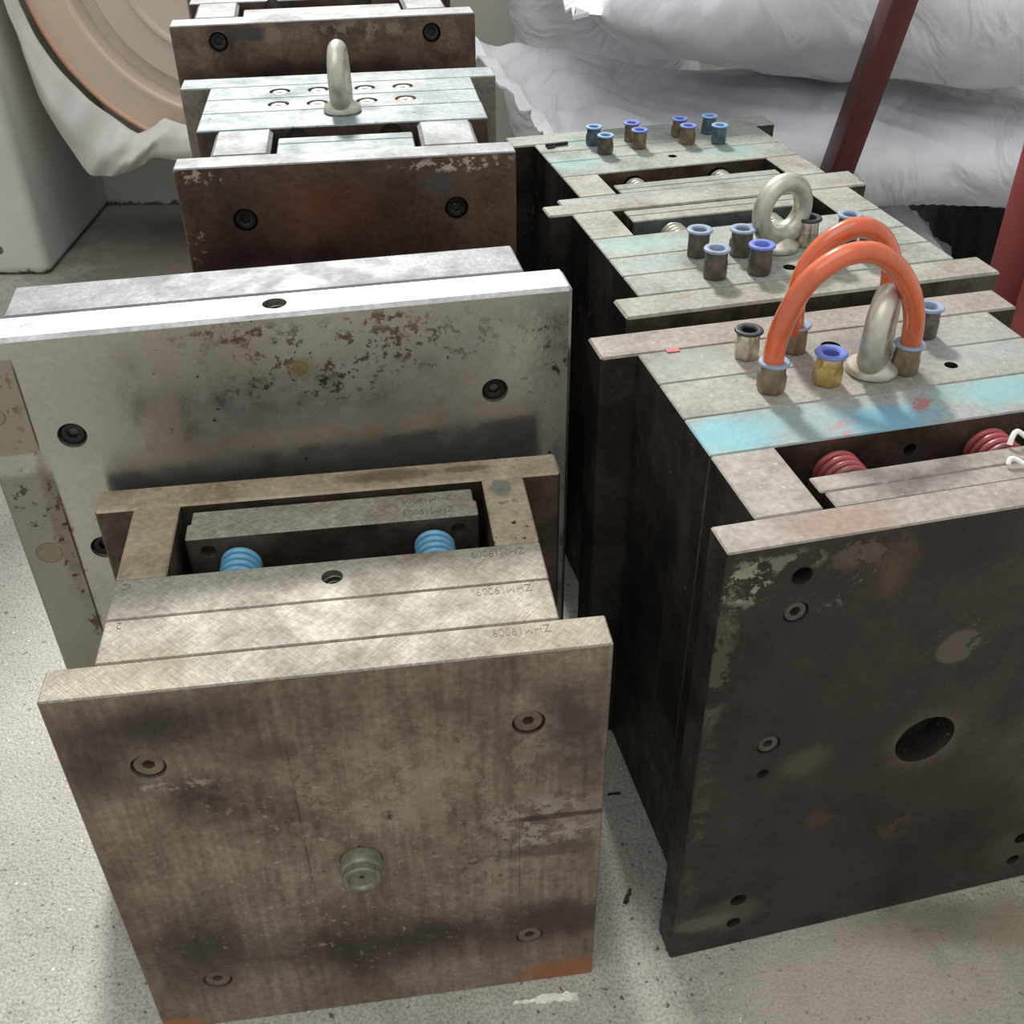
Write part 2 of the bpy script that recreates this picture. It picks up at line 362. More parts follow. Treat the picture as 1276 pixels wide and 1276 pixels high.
M_face_l2 = steel('satin_steel_with_rust_flecks', (178, 176, 168), (168, 165, 156), (152, 147, 137), off=8.1, metal=0.85, rough=0.27, scale=4, fmix=0.2, grain=0.05, speck=0.15, speckcol=(34, 27, 22),
    patches=rubs([((-0.2, 0, .56), (0.16, None, .035), (84, 62, 50), .5, 20, .7, .85, (85, .545)),
                  ((-0.3, 0, .585), (0.06, None, .012), (96, 66, 52), .5, 30, .7, .9, (95, .53)),
                  ((-0.17, 0, .585), (0.05, None, .012), (104, 68, 52), .5, 30, .7, .9, (95, .53)),
                  ((-0.24, 0, .53), (0.10, None, .025), (72, 52, 44), .5, 30, .7, .85, (100, .55)),
                  ((-0.25, 0, .547), (0.012, None, .010), (150, 132, 92), .5, 60, .5, .8, None),
                  ((-0.03, 0, .575), (0.03, None, .02), (28, 30, 22), .5, 60, .6, .95, (110, .575)),
                  ((-0.015, 0, .53), (0.014, None, .03), (60, 44, 36), .5, 60, .6, .9, (90, .55)),
                  ((-0.13, 0, .48), (0.016, None, .016), (176, 160, 130), .9, 70, .5, .7, (70, .52)),
                  ((-0.20, 0, .47), (0.022, None, .02), (172, 156, 126), .9, 70, .5, .7, (70, .53)),
                  ((-0.493, 0, .50), (0.02, None, .02), (44, 30, 24), .7, 60, .5, .9, (90, .58)),
                  ((-0.487, 0, .40), (0.009, None, .09), (110, 78, 68), .4, 40, .5, .8, None),
                  ((-0.487, 0, .39), (0.014, None, .08), (36, 22, 20), .6, 60, .5, .95, (75, .57))]) + [
                  dict(c=(-.520, 0, .535), r=(.036, None, .047), col=(142, 133, 120), amt=.02, soft=.04, s=.75, box=True),
                  dict(c=(-.4845, 0, .535), r=(.0010, None, .047), col=(64, 50, 42), amt=.06, soft=.3, s=.8, box=True),
                  dict(c=(-.516, 0, .235), r=(.036, None, .235), col=(126, 123, 113), amt=.012, soft=.03, s=.75, box=True),
                  dict(c=(-.4805, 0, .235), r=(.0012, None, .235), col=(60, 44, 38), amt=.06, soft=.3, s=.85, box=True),
                  dict(c=(-.505, 0, .378), r=(.0125, None, .0125), col=(96, 84, 74), amt=.05, soft=.1, s=.8),
                  dict(c=(-.505, 0, .378), r=(.0115, None, .0115), col=(132, 124, 112), amt=.05, soft=.1, s=.9),
                  dict(c=(-.511, 0, .528), r=(.0085, None, .0085), col=(110, 104, 84), amt=.05, soft=.1, s=.8),
                  dict(c=(-.511, 0, .528), r=(.0070, None, .0070), col=(156, 140, 118), amt=.05, soft=.1, s=.9),
                  dict(c=(-.507, 0, .43), r=(.03, None, .05), col=(58, 46, 40), amt=.5, freq=60, soft=.5, s=.8, cut=(95, .58)), dict(c=(-.487, 0, .36), r=(.011, None, .12), col=(60, 40, 34), amt=.4, freq=60, soft=.5, s=.85, cut=(70, .56)), dict(c=(-.505, 0, .55), r=(.02, None, .03), col=(96, 66, 54), amt=.4, freq=60, soft=.5, s=.8, cut=(90, .54))])
M_face_l3 = steel('dark_brown_plate', (112, 88, 72), (82, 64, 54), (56, 44, 40), off=9.3, metal=0.6, rough=0.36, scale=6,
    patches=rubs([((0.02, 0, .642), (0.04, None, .014), (176, 160, 144), .6, 50, .6, .85, (90, .54)),
                  ((0.01, 0, .57), (0.02, None, .02), (170, 150, 132), .6, 60, .6, .8, (90, .55)),
                  ((0.29, 0, .64), (0.07, None, .009), (190, 180, 162), .6, 60, .6, .9, (80, .52)),
                  ((0.27, 0, .622), (0.03, None, .012), (84, 84, 80), .6, 40, .7, .7, None),
                  ((0.15, 0, .60), (0.07, None, .04), (112, 70, 50), .5, 20, .9, .6, None),
                  ((0.10, 0, .55), (0.12, None, .02), (46, 36, 34), .5, 20, .9, .7, None)]))
M_face_l4 = steel('mottled_brown_plate', (128, 108, 90), (98, 80, 66), (64, 52, 46), off=10.1, metal=0.5, rough=0.42, scale=22,
    patches=rubs([((0.10, 0, .686), (0.03, None, .010), (66, 66, 64), .4, 40, .5, .85, None),
                  ((0.13, 0, .684), (0.014, None, .012), (138, 122, 102), .5, 60, .5, .7, None),
                  ((0.25, 0, .685), (0.1, None, .014), (150, 136, 116), .6, 40, .7, .6, (60, .5)),
                  ((0.2, 0, .635), (0.2, None, .02), (50, 38, 34), .5, 30, .9, .8, None)]))
M_face_r1 = steel('black_oiled_plate', (80, 70, 61), (62, 53, 47), (44, 39, 36), off=11.3, metal=0.5, rough=0.38, scale=7, gain=0.72, brush=(30, 30, 9),
    patches=rubs([((0.02, 0, .492), (0.026, None, .022), (186, 180, 158), .8, 46, .5, .85, (46, .5)),
                  ((0.045, 0, .505), (0.04, None, .012), (150, 146, 128), .8, 50, .6, .8, (56, .51)),
                  ((0.01, 0, .475), (0.012, None, .03), (150, 142, 118), .8, 50, .6, .7, (56, .5)),
                  ((0.006, 0, .40), (0.014, None, .09), (118, 110, 88), .6, 30, .7, .6, (50, .48)),
                  ((0.01, 0, .2), (0.012, None, .2), (100, 96, 68), .6, 40, .7, .5, (60, .52)),
                  ((0.115, 0, .505), (0.045, None, .02), (122, 106, 92), .5, 30, .7, .6, (50, .46)),
                  ((0.142, 0, .478), (0.022, None, .035), (116, 92, 76), .5, 18, .8, .6, None),
                  ((0.115, 0, .47), (0.05, None, .03), (140, 134, 130), .6, 60, .7, .5, (90, .60)),
                  ((0.224, 0, .381), (0.021, None, .0205), (120, 110, 102), .22, 40, .2, .6, (45, .38)),
                  ((0.228, 0, .392), (0.035, None, .03), (140, 132, 126), .4, 60, .5, .5, (90, .62)),
                  ((0.104, 0, .2695), (0.028, None, .022), (110, 100, 78), .3, 30, .5, .6, (40, .36)),
                  ((0.22, 0, .267), (0.041, None, .040), (128, 114, 96), .3, 40, .6, .65, None),
                  ((0.1317, 0, .181), (0.016, None, .016), (94, 72, 56), .4, 50, .5, .7, None),
                  ((0.2186, 0, .144), (0.026, None, .022), (100, 78, 60), .4, 50, .5, .6, (70, .45)),
                  ((0.06, 0, .055), (0.04, None, .03), (104, 100, 86), .6, 40, .5, .6, None),
                  ((0.03, 0, .05), (0.035, None, .014), (128, 124, 110), .4, 40, .5, .6, None),
                  ((0.38, 0, .06), (0.06, None, .035), (98, 90, 72), .6, 40, .6, .6, None),
                  ((0.22, 0, .2), (0.06, None, .03), (170, 164, 150), .5, 60, .5, .6, (120, .67)),
                  ((0.4, 0, .17), (0.06, None, .05), (96, 82, 58), .6, 40, .7, .6, None)]))
M_face_r2 = steel('mottled_dark_plate', (106, 98, 80), (78, 70, 58), (50, 44, 38), off=12.1, metal=0.5, rough=0.45, scale=24)
M_edge = steel('worn_edge_highlight', (196, 188, 172), (160, 150, 134), (104, 92, 80), off=6.3, metal=0.5, rough=0.4, scale=40, gain=.8)  # worn chamfers, lightened so the edge highlights are painted in
M_screw = plain('black_screw', (52, 50, 48), 0.4, 0.7, 0.4)
M_screw_g = plain('steel_screw', (146, 138, 126), 0.4, 0.6, 0.35)
M_screw_b = plain('brown_screw', (120, 104, 90), 0.45, 0.5, 0.35)
M_bush = plain('grey_green_bushing', (124, 120, 106), 0.4, 0.3, 0.35, 120, 0.3)
M_screw_d = plain('dull_screw', (96, 88, 80), 0.4, 0.5, 0.35)
M_screw_w = plain('bright_screw', (226, 222, 212), 0.35, 0.4, 0.2)
M_rust = plain('orange_rust', (170, 104, 52), 0.8, 0.0, 0.4, 120)
M_blue_spring = plain('blue_spring', (98, 156, 186), 0.3, 0.0, 0.25, 90)
M_red_spring = plain('red_spring', (150, 66, 70), 0.35, 0.0, 0.35, 30, col2=(98, 70, 68))
M_grey_spring = plain('grey_spring', (170, 166, 154), 0.35, 0.4, 0.35, 60)
M_eye = plain('galvanised_eye_bolt', (196, 192, 176), 0.38, 0.55, 0.28, 60, 0.25)
M_nickel = plain('nickel', (206, 196, 180), 0.28, 0.75, 0.35, 80)
M_darkmetal = plain('dirty_nickel', (108, 100, 92), 0.4, 0.55, 0.4, 90)
M_brass = plain('brass', (206, 176, 112), 0.28, 0.7, 0.3, 80)
M_bronze = plain('worn_brass', (140, 122, 98), 0.36, 0.45, 0.4, 80)
M_teal = plain('teal_painted_metal', (92, 114, 122), 0.4, 0.3, 0.45, 90)
M_ring_b = plain('blue_plastic', (104, 122, 196), 0.4, 0.0, 0.25, 80)
M_ring_g = plain('blue_grey_plastic', (136, 150, 172), 0.45, 0.0, 0.35, 80)
M_ring_k = plain('black_plastic', (38, 40, 42), 0.4, 0.0, 0.3, 80)
M_ring_t = plain('pale_blue_plastic', (120, 156, 196), 0.45, 0.0, 0.3, 80)
M_bore = plain('black_bore', (18, 17, 17), 0.8, 0.0, 0.2)
M_letter = plain('stamped_letter', (104, 97, 86), 0.6, 0.2, 0.2)
M_tube = plain('orange_tube', (212, 100, 54), 0.2, 0.0, 0.3, 14, 0.0, Coat_Weight=0.6, Subsurface_Weight=0.15, Subsurface_Radius=(0.02, 0.006, 0.003), Subsurface_Scale=0.3)
M_red = plain('oxide_red_paint', (80, 32, 30), 0.42, 0.0, 0.25, 12, 0.08)
M_red2 = plain('faded_red_paint', (150, 66, 64), 0.5, 0.0, 0.2, 10, 0.08)
M_tub = plain('peach_plastic', (224, 204, 184), 0.42, 0.0, 0.05, 6, 0.02, Subsurface_Weight=0.1, Subsurface_Radius=(0.02, 0.01, 0.006), Subsurface_Scale=0.5)
M_tub2 = plain('greyed_peach_plastic', (206, 190, 174), 0.45, 0.0, 0.05, 6, 0.02)
M_rim = plain('orange_peach_rim', (222, 176, 148), 0.45, 0.0, 0.1, 10, 0.02)
M_wood = plain('grey_wood', (120, 104, 86), 0.7, 0.0, 0.3, 20)
M_white = plain('white_plastic', (236, 236, 232), 0.4, 0.0, 0.05)
M_chip = plain('black_chip', (30, 28, 26), 0.6)
M_paint = plain('white_chip', (232, 228, 214), 0.7, 0.0, 0.2, 150, 0.4)
M_tape = plain('red_tape', (206, 92, 84), 0.6, 0.0, 0.3, 200)

M_sack = Mat('woven_plastic_sack')
def _sack():
    k = M_sack
    n = k.noise(6, 4, 0.6); w = k.noise(1.0, 3, 0.5, vec=k.map(scale=(14, 5, 7), pre=(0.3, 0.2, 0.5)), dist=0.8)
    col = k.ramp(n, [(0.3, lin((206, 208, 212))), (0.7, lin((226, 228, 232)))])
    f = k.noise(320, 2, 0.5)
    b1 = k.bump(w, 0.5, 0.02); b2 = k.bump(f, 0.05, 0.001, b1)
    k.fin(col, 0.55, 0, b2, Sheen_Weight=0.1)
_sack(); M_sack = M_sack.m
M_hem = plain('sack_hem', (236, 236, 240), 0.5, 0.0, 0.08, 60)
M_film = Mat('milky_plastic_film')
def _film():
    k = M_film
    n = k.noise(9, 4, 0.6, dist=0.6)
    k.fin(lin((248, 247, 243)), 0.3, 0, k.bump(n, 0.2, 0.008), Alpha=0.9, Subsurface_Weight=0.0, Transmission_Weight=0.0, Sheen_Weight=0.1)
    tr = k.node('ShaderNodeBsdfTranslucent'); tr.inputs[0].default_value = lin((240, 236, 226))
    mx = k.node('ShaderNodeMixShader'); mx.inputs[0].default_value = 0.35
    out = k.n['Material Output']
    k.l.new(k.b.outputs[0], mx.inputs[1]); k.l.new(tr.outputs[0], mx.inputs[2]); k.l.new(mx.outputs[0], out.inputs[0])
_film(); M_film = M_film.m

# ---------------------------------------------------------------- the setting
fl = link('floor', to_mesh(box_bm(-4, 4, -2.5, 4, -0.05, 0)), M_floor); tag(fl, 'pale grey speckled terrazzo floor', kind='structure')
wb = link('wall_back', to_mesh(box_bm(-1.15, 4, 2.75, 2.9, 0, 1.25)), M_wall); tag(wb, 'plain off-white painted back wall', kind='structure')
pl = link('wall_left', to_mesh(box_bm(-3, -1.06, 2.30, 2.9, 0, 1.25, 0.022, 3), smooth=40), M_wall); tag(pl, 'off-white wall pier with a rounded corner and scuffs', kind='structure')

# ---------------------------------------------------------------- small hardware (each built once, copied as parts)
def socket_screw_mesh(r, h=0.012, hexr=0.5, n=24):
    """cap screw head, top at z=0, with a real hexagon socket"""
    bm = bmesh.new()
    def ring(rad, z, hexa=False):
        vs = []
        for i in range(n):
            a = 2 * math.pi * i / n
            rr = rad
            if hexa:
                q = (a % (math.pi / 3)) - math.pi / 6; rr = rad * math.cos(math.pi / 6) / math.cos(q)
            vs.append(bm.verts.new((rr * math.cos(a), rr * math.sin(a), z)))
        return vs
    rs = [ring(r, -h), ring(r, -r * .12), ring(r * .88, 0), ring(r * (hexr + .06), 0), ring(r * hexr, -r * .05, True), ring(r * hexr, -r * .75, True)]
    for a, b in zip(rs, rs[1:]):
        for i in range(n): bm.faces.new((a[i], a[(i + 1) % n], b[(i + 1) % n], b[i]))
    bm.faces.new(rs[-1]); bm.faces.new(rs[0][::-1])
    return to_mesh(bm, 'socket_screw', 30)
def spring_mesh(r, wire, length, turns, flat=0.75):
    """helical die spring, axis along +y from 0 to length"""
    N = int(turns * 28); pts = []
    for i in range(N + 1):
        a = 2 * math.pi * turns * i / N - math.pi / 2
        pts.append(Vector(((r - wire) * math.cos(a), wire + (length - 2 * wire) * i / N, (r - wire) * math.sin(a))))
    bm = tube_bm(pts, wire, 10)
    return to_mesh(bm, 'spring', 60)
def eye_bolt_meshes(Rm, rm, collar_r, collar_h):
    """ring standing in the x-z plane above a flared collar, base at z=0"""
    bm = bmesh.new(); n1, n2 = 44, 16; cz = collar_h + Rm + rm * 0.55; V = []
    for i in range(n1):
        a = 2 * math.pi * i / n1
        thick = rm * (1 + 0.28 * max(0, -math.sin(a)) ** 2)
        c = Vector((Rm * math.cos(a), 0, cz + Rm * 1.08 * math.sin(a))); d = Vector((math.cos(a), 0, math.sin(a)))
        V.append([bm.verts.new(c + d * thick * math.cos(2 * math.pi * k / n2) + Vector((0, thick * 1.05 * math.sin(2 * math.pi * k / n2), 0))) for k in range(n2)])
    for i in range(n1):
        a, b = V[i], V[(i + 1) % n1]
        for k in range(n2): bm.faces.new((a[k], a[(k + 1) % n2], b[(k + 1) % n2], b[k]))
    ring = to_mesh(bm, 'eye_ring', 70)
    h = collar_h
    bm = lathe_bm([(0, 0), (collar_r * .93, 0), (collar_r, h * .12), (collar_r, h * .45), (collar_r * .9, h * .72), (collar_r * .68, h * 1.05), (collar_r * .5, h * 1.7), (collar_r * .36, h * 2.1), (0, h * 2.15)], 32)
    return ring, to_mesh(bm, 'collar', 50)
def fitting_meshes(r, h, hexa=True):
    """push-in air fitting: hexagon or knurled body with an open bore, plus its release ring"""
    bm = bmesh.new(); n = 36
    def ring(rad, z, hx=0.0):
        vs = []
        for i in range(n):
            a = 2 * math.pi * i / n; q = (a % (math.pi / 3)) - math.pi / 6
            rr = rad * ((1 - hx) + hx * math.cos(math.pi / 6) / math.cos(q) * 1.06)
            vs.append(bm.verts.new((rr * math.cos(a), rr * math.sin(a), z)))
        return vs
    hx = 1.0 if hexa else 0.0
    rs = [ring(r * .8, 0), ring(r * .95, h * .03, hx * .5), ring(r, h * .10, hx), ring(r, h * .52, hx), ring(r * .96, h * .58, hx * .4),
          ring(r * .93, h * .62), ring(r * .93, h * .80), ring(r * .86, h * .86), ring(r * .62, h * .86), ring(r * .60, h * .25)]
    for a, b in zip(rs, rs[1:]):
        for i in range(n): bm.faces.new((a[i], a[(i + 1) % n], b[(i + 1) % n], b[i]))
    bm.faces.new(rs[-1]); bm.faces.new(rs[0][::-1])
    body = to_mesh(bm, 'fitting', 32)
    bm = lathe_bm([(r * .78, h * .84), (r * .78, h * .89), (r * 1.10, h * .90), (r * 1.16, h * .94), (r * 1.08, h * .99), (r * .98, h), (r * .70, h * .985), (r * .58, h * .93), (r * .56, h * .5)], 32)
    ringm = to_mesh(bm, 'release_ring', 40)
    return body, ringm
EYE = eye_bolt_meshes(0.0262, 0.0096, 0.0225, 0.010)
FIT = {True: fitting_meshes(0.0118, 0.0290, True), False: fitting_meshes(0.0118, 0.031, False)}
def clone(me, mat):
    c = me.copy(); c.materials.clear(); c.materials.append(mat); return c
_cache = {}
def fitting(root, u, v, z, body, ring, hexa=True, rot=0.0, sc=1.0, label=None):
    for key, mat, me in ((('b', hexa, body.name), body, FIT[hexa][0]), (('r', hexa, ring.name), ring, FIT[hexa][1])):
        if key not in _cache: _cache[key] = clone(me, mat)
    o = link('push_fitting', _cache[('b', hexa, body.name)], None, root)
    o.location = (u, v, z); o.rotation_euler.z = rot; o.scale = (sc, sc, sc)
    q = link('release_ring', _cache[('r', hexa, ring.name)], None, o)
    if label: o['label'] = label
    return o
def eye_bolt(root, u, v, z, rot, sc=1.0):
    for key, me in (('er', EYE[0]), ('ec', EYE[1])):
        if key not in _cache: _cache[key] = clone(me, M_eye)
    o = link('eye_bolt', _cache['er'], None, root); o.location = (u, v, z); o.rotation_euler.z = rot; o.scale = (sc, sc, sc)
    link('collar', _cache['ec'], None, o)
    o['label'] = 'galvanised lifting eye bolt'
    return o
def screw(parent, pos, axis, r, mat, h=0.012, hexr=0.5, spin=0.2):
    key = ('s', round(r, 4), mat.name, hexr)
    if key not in _cache:
        me = socket_screw_mesh(r, h, hexr); me.materials.append(mat); _cache[key] = me
    o = link('socket_screw', _cache[key], None, parent)
    o.location = pos; o.rotation_euler = (rot_to(axis).to_3x3() @ Matrix.Rotation(spin, 3, 'Z')).to_euler()
    return o
def spring(root, u, v0, v1, z, r, wire, turns, mat):
    key = ('sp', round(r, 4), round(v1 - v0, 4), mat.name)
    if key not in _cache:
        me = spring_mesh(r, wire, v1 - v0, turns); me.materials.append(mat); _cache[key] = me
    o = link('return_spring', _cache[key], None, root); o.location = (u, v0, z)
    return o
def thread(parent, pos, axis, r, depth, turns=5):
    N = turns * 20; pts = []
    for i in range(N + 1):
        a = 2 * math.pi * turns * i / N
        pts.append(Vector((r * math.cos(a), r * math.sin(a), -depth * (0.08 + 0.92 * i / N))))
    me = to_mesh(tube_bm(pts, r * 0.10, 6), 'thread', 60)
    o = link('screw_thread', me, M_screw_g, parent); o.location = pos; o.rotation_euler = rot_to(axis).to_euler(); return o
def text_mesh(body, size, depth=0.0003):
    cu = bpy.data.curves.new('t', 'FONT'); cu.body = body; cu.size = size; cu.extrude = depth; cu.align_x = 'CENTER'; cu.align_y = 'CENTER'
    cu.resolution_u = 3; cu.offset = -size * 0.022
    o = bpy.data.objects.new('t', cu); COL.objects.link(o)
    dg = bpy.context.evaluated_depsgraph_get(); dg.update()
    me = bpy.data.meshes.new_from_object(o.evaluated_get(dg))
    bpy.data.objects.remove(o); bpy.data.curves.remove(cu); return me
def lettering(parent, body, u, v, z, size, rot, xs=1.0):
    me = text_mesh(body, size); me.materials.clear()
    o = link('lettering', me, M_letter, parent); o.location = (u, v, z); o.rotation_euler.z = rot; o.scale.x = xs
    o['label'] = 'stamped text ' + body; return o

def plate(root, name, u0, u1, v0, v1, H, top, side, face=None, back=None, cuts=(), bev=0.0013, label=None, edge=None):
    """one steel plate: materials by face direction, real holes cut in"""
    me = to_mesh(box_bm(u0 + .0003, u1 - .0003, v0 + .0003, v1 - .0003, 0, H, bev))
    if cuts: me = cut(me, [cyl_bm(c, ax, r, d, 32) for (c, ax, r, d) in cuts])
    me.materials.clear()
    for q in (top, side, face or side, back or side, edge or M_edge): me.materials.append(q)
    for p in me.polygons:
        n = p.normal; c = p.center; i = 1
        inner = u0 + .004 < c.x < u1 - .004 and v0 + .0035 < c.y < v1 - .0035 and .004 < c.z < H - .004
        if n.z > 0.6 and c.z > H - .004: i = 0
        elif n.y < -0.6 and c.y < v0 + .004: i = 2
        elif n.y > 0.6 and c.y > v1 - .004: i = 3
        elif bev and c.z > H - bev * 1.2 and .3 < n.z < .95: i = 4
        elif bev and n.y < -.3 and abs(n.x) > .3 and c.y < v0 + bev * 1.2: i = 4
        p.material_index = i
    o = link(name, me, None, root)
    if label: o['label'] = label
    return o
def bore(c, axis, r, depth):
    """cutter that starts just outside the surface and goes `depth` into it, axis = outward normal"""
    a = Vector(axis); return (tuple(Vector(c) + a * .004), tuple(-a), r, depth + .004)
def mould(name, x, y, yaw, label, group=None):
    o = bpy.data.objects.new(name, None); COL.objects.link(o); o.empty_display_size = 0.05
    o.location = (x, y, 0); o.rotation_euler.z = yaw
    return tag(o, label, 'mould', group)

# ---------------------------------------------------------------- L1: the brown-grey mould with blue springs
H = 0.450
L1 = mould('injection_mould', -0.3385, 0.5242, 0.1313, 'small brown-stained steel mould with two blue springs in its open top pocket')
f1 = [(0.0618, 0, .372), (0.3530, 0, .3746), (0.0625, 0, .0738), (0.3541, 0, .0789)]
A = plate(L1, 'clamp_plate', 0, .4178, 0, .0341, H, M_top_l1, M_side_l, M_face_l1, None,
          [bore(c, FRONT, .0134, .009) for c in f1] + [bore((.2088, 0, .2262), FRONT, .0185, .02)])
for c in f1: screw(A, (c[0], .0018, c[2]), FRONT, .0122, M_screw_b, hexr=.42, spin=c[0] * 9)
bm = lathe_bm([(0, -.02), (.0178, -.02), (.0178, .009), (.0168, .0115), (.0160, .0125), (.0160, .0185), (.0148, .020), (.0120, .020), (.0105, .0175), (.003, .0165), (.0024, .0165), (.0024, -.01), (0, -.01)], 36)
sb = link('sprue_bushing', to_mesh(bm, smooth=35), M_bush, A); sb.location = (.2088, 0, .2262); sb.rotation_euler = rot_to(FRONT).to_euler()
sb['label'] = 'round sprue bushing with a small central hole'
B = plate(L1, 'cavity_plate', .0339, .3823, .0341, .0824, H, M_top_l1, M_side_l)
Cc = plate(L1, 'core_plate', .0339, .3823, .0824, .1324, H, M_top_l1, M_side_l, None, M_pocket, [bore((.2083, .1104, H), UP, .0088, .045)])
thread(Cc, (.2083, .1104, H), UP, .0084, .03)
for u0, u1 in ((.0339, .0748), (.3436, .3823)): plate(L1, 'spacer_block', u0, u1, .1324, .2306, H, M_top_l1b, M_pocket)
for v0, v1, hs in ((.1804, .2027, True), (.2027, .2249, False)):
    ej = plate(L1, 'ejector_plate', .083 + (0 if hs else .002), .3359 - (0 if hs else .002), v0, v1, H - (.0015 if hs else .0045), M_top_l1, M_pocket, M_pocket, None, [bore((.1009, v0, .4335), FRONT, .0066, .012), bore((.3178, v0, .4335), FRONT, .0066, .012)] if hs else ())
    lettering(ej, 'ZHM19009', .292, (v0 + v1) / 2, H - (.0015 if hs else .0045), .0115, math.pi, .85)
plate(L1, 'clamp_plate', 0, .4178, .2306, .2646, H, M_top_l1b, M_pocket, None, None, bev=.002)
for u in (.128, .2953): spring(L1, u, .1324, .1804, .4225, .0180, .0032, 5, M_blue_spring)
for pt, u, v in ((Cc, .345, .1222), (B, .344, .0746), (A, .351, .0254)): lettering(pt, 'ZHM19009', u, v, H, .0125, math.pi + (.0 if pt is not A else .0), .78)
lettering(Cc, 'C', .0445, .1226, H, .011, math.pi); lettering(B, '2', .0456, .0758, H, .011, math.pi)

# ---------------------------------------------------------------- L2: the bright two-plate mould half
H = 0.600
L2 = mould('injection_mould', .0574, .8823, .1897, 'bright steel mould half of two thick plates with rust-flecked face')
f2 = [(-.4541, 0, .5024), (-.0734, 0, .5024), (-.4552, 0, .377), (-.0734, 0, .377)]
A = plate(L2, 'clamp_plate', -.528, 0, 0, .0451, H, M_top_l2, M_side_l, M_face_l2, None,
          [bore(c, FRONT, .0125, .010) for c in f2] + [bore((-.2638, .0229, H), UP, .0108, .05)], bev=.0035)
for c in f2: screw(A, (c[0], .004, c[2]), FRONT, .0108, M_screw, spin=c[0] * 5)
thread(A, (-.2638, .0229, H), UP, .0103, .035)
plate(L2, 'cavity_plate', -.4941, -.0356, .0451, .1077, H, M_top_l2b, M_side_l, bev=.002)

# ---------------------------------------------------------------- L3: the pale blue mould with eight cap screws and an eye bolt
H = 0.650
L3 = mould('injection_mould', -.3379, 1.0618, .132, 'steel mould with dark brown face, eye bolt and eight rusty cap screws on pale top')
f3 = [(.0638, 0, .593), (.2850, 0, .593)]
A = plate(L3, 'clamp_plate', 0, .3493, 0, .0342, H, M_top_l3g, M_side, M_face_l3, None, [bore(c, FRONT, .0127, .010) for c in f3])
for c in f3: screw(A, (c[0], .004, c[2]), FRONT, .0112, M_screw)
for u0, u1 in ((.0326, .0951), (.2534, .3147)): plate(L3, 'spacer_block', u0, u1, .0342, .1240, H, M_top_l3g, M_pocket, bev=.004)
for v0, v1 in ((.0345, .0685), (.0685, .0897)): plate(L3, 'ejector_plate', .1013, .247, v0, v1, H - .001, M_top_l3, M_pocket)
plate(L3, 'core_plate', .0107, .3351, .1240, .1910, H, M_top_l3, M_side_l, M_pocket, None, [bore((u, .124, .636), FRONT, .013, .03) for u in (.1201, .2246)])
s3 = [(.0972, .219), (.1426, .2172), (.2009, .2172), (.2468, .219)], [(.0967, .2755), (.1431, .2757), (.1998, .2745), (.2464, .2743)]
for (v0, v1), row in zip(((.1910, .2472), (.2472, .3034)), s3):
    Pp = plate(L3, 'cavity_plate', .0107, .3342, v0, v1, H, M_top_l3, M_side_l, None, None, [bore((u, v, H), UP, .0128, .012) for u, v in row])
    for u, v in row:
        screw(Pp, (u, v, H - .001), UP, .0094, M_screw_w, hexr=.45)
        bm = lathe_bm([(.0096, H - .007), (.0126, H - .007), (.0126, H - .0025), (.0096, H - .0025)], 28, closed=True)
        rg = link('gap_ring', to_mesh(bm), M_rust if u > .24 else M_chip, Pp); rg.location = (u, v, 0)  # rust-coloured ring at two screws, black ring in the other gaps
plate(L3, 'clamp_plate', -.0266, .3663, .3034, .3498, H, M_top_l3, M_side_l)
eye_bolt(L3, .172, .178, H, R(83), .97)

# ---------------------------------------------------------------- L4: the last mould of the left row
H = 0.700
L4 = mould('injection_mould', -.4348, 1.4671, .1673, 'pale-topped steel mould with mottled brown face at the wall end of its row')
f4 = [(.0592, 0, .6785), (.3386, 0, .6775)]
A = plate(L4, 'clamp_plate', 0, .3978, 0, .0414, H, M_top_l3g, M_side, M_face_l4, None, [bore(c, FRONT, .0124, .010) for c in f4])
for c in f4: screw(A, (c[0], .004, c[2]), FRONT, .0108, M_screw)
for u0, u1 in ((.0272, .085), (.3074, .3658)): plate(L4, 'spacer_block', u0, u1, .0414, .1399, H, M_top_l3g, M_pocket, bev=.004)
plate(L4, 'ejector_plate', .0918, .3041, .0417, .0901, H - .001, M_top_l3g, M_pocket)
plate(L4, 'core_plate', .0155, .382, .1399, .2, H, M_top_l3g, M_side_l, M_pocket, None, [bore((u, .1399, .69), FRONT, .012, .03) for u in (.1301, .2577)])
plate(L4, 'cavity_plate', .0155, .382, .2, .27, H, M_top_l3g, M_side_l)
plate(L4, 'clamp_plate', 0, .3978, .27, .31, H, M_top_l3g, M_side_l)

# ---------------------------------------------------------------- R1: the big dark mould with orange air tubes
H = 0.5237
R1 = mould('injection_mould', .1548, .593, .2291, 'large dark oily mould with two looped orange tubes and cyan-painted top plate')
fr = [(.0645, 0, .4534), (.0639, 0, .3026), (.3803, 0, .4534), (.3803, 0, .3026)]
holes = [(.0636, 0, .4904, .0085), (.0641, 0, .2651, .006), (.0646, 0, .0775, .0085), (.0643, 0, .0394, .0075), (.3800, 0, .0735, .0085), (.3809, 0, .0362, .0075)]
A = plate(R1, 'clamp_plate', 0, .4449, 0, .0346, H, M_top_r1p, M_side, M_face_r1, None,
          [bore(c, FRONT, .0108, .008) for c in fr] + [bore(c[:3], FRONT, c[3], .02) for c in holes] + [bore((.2205, 0, .2673), FRONT, .0290, .028)])
for c in fr: screw(A, (c[0], .0015, c[2]), FRONT, .0098, M_screw_d, spin=c[2] * 7)
for u0, u1 in ((.0361, .0931), (.3518, .4096)): plate(R1, 'spacer_block', u0, u1, .0346, .1234, H, M_top_r1, M_side)
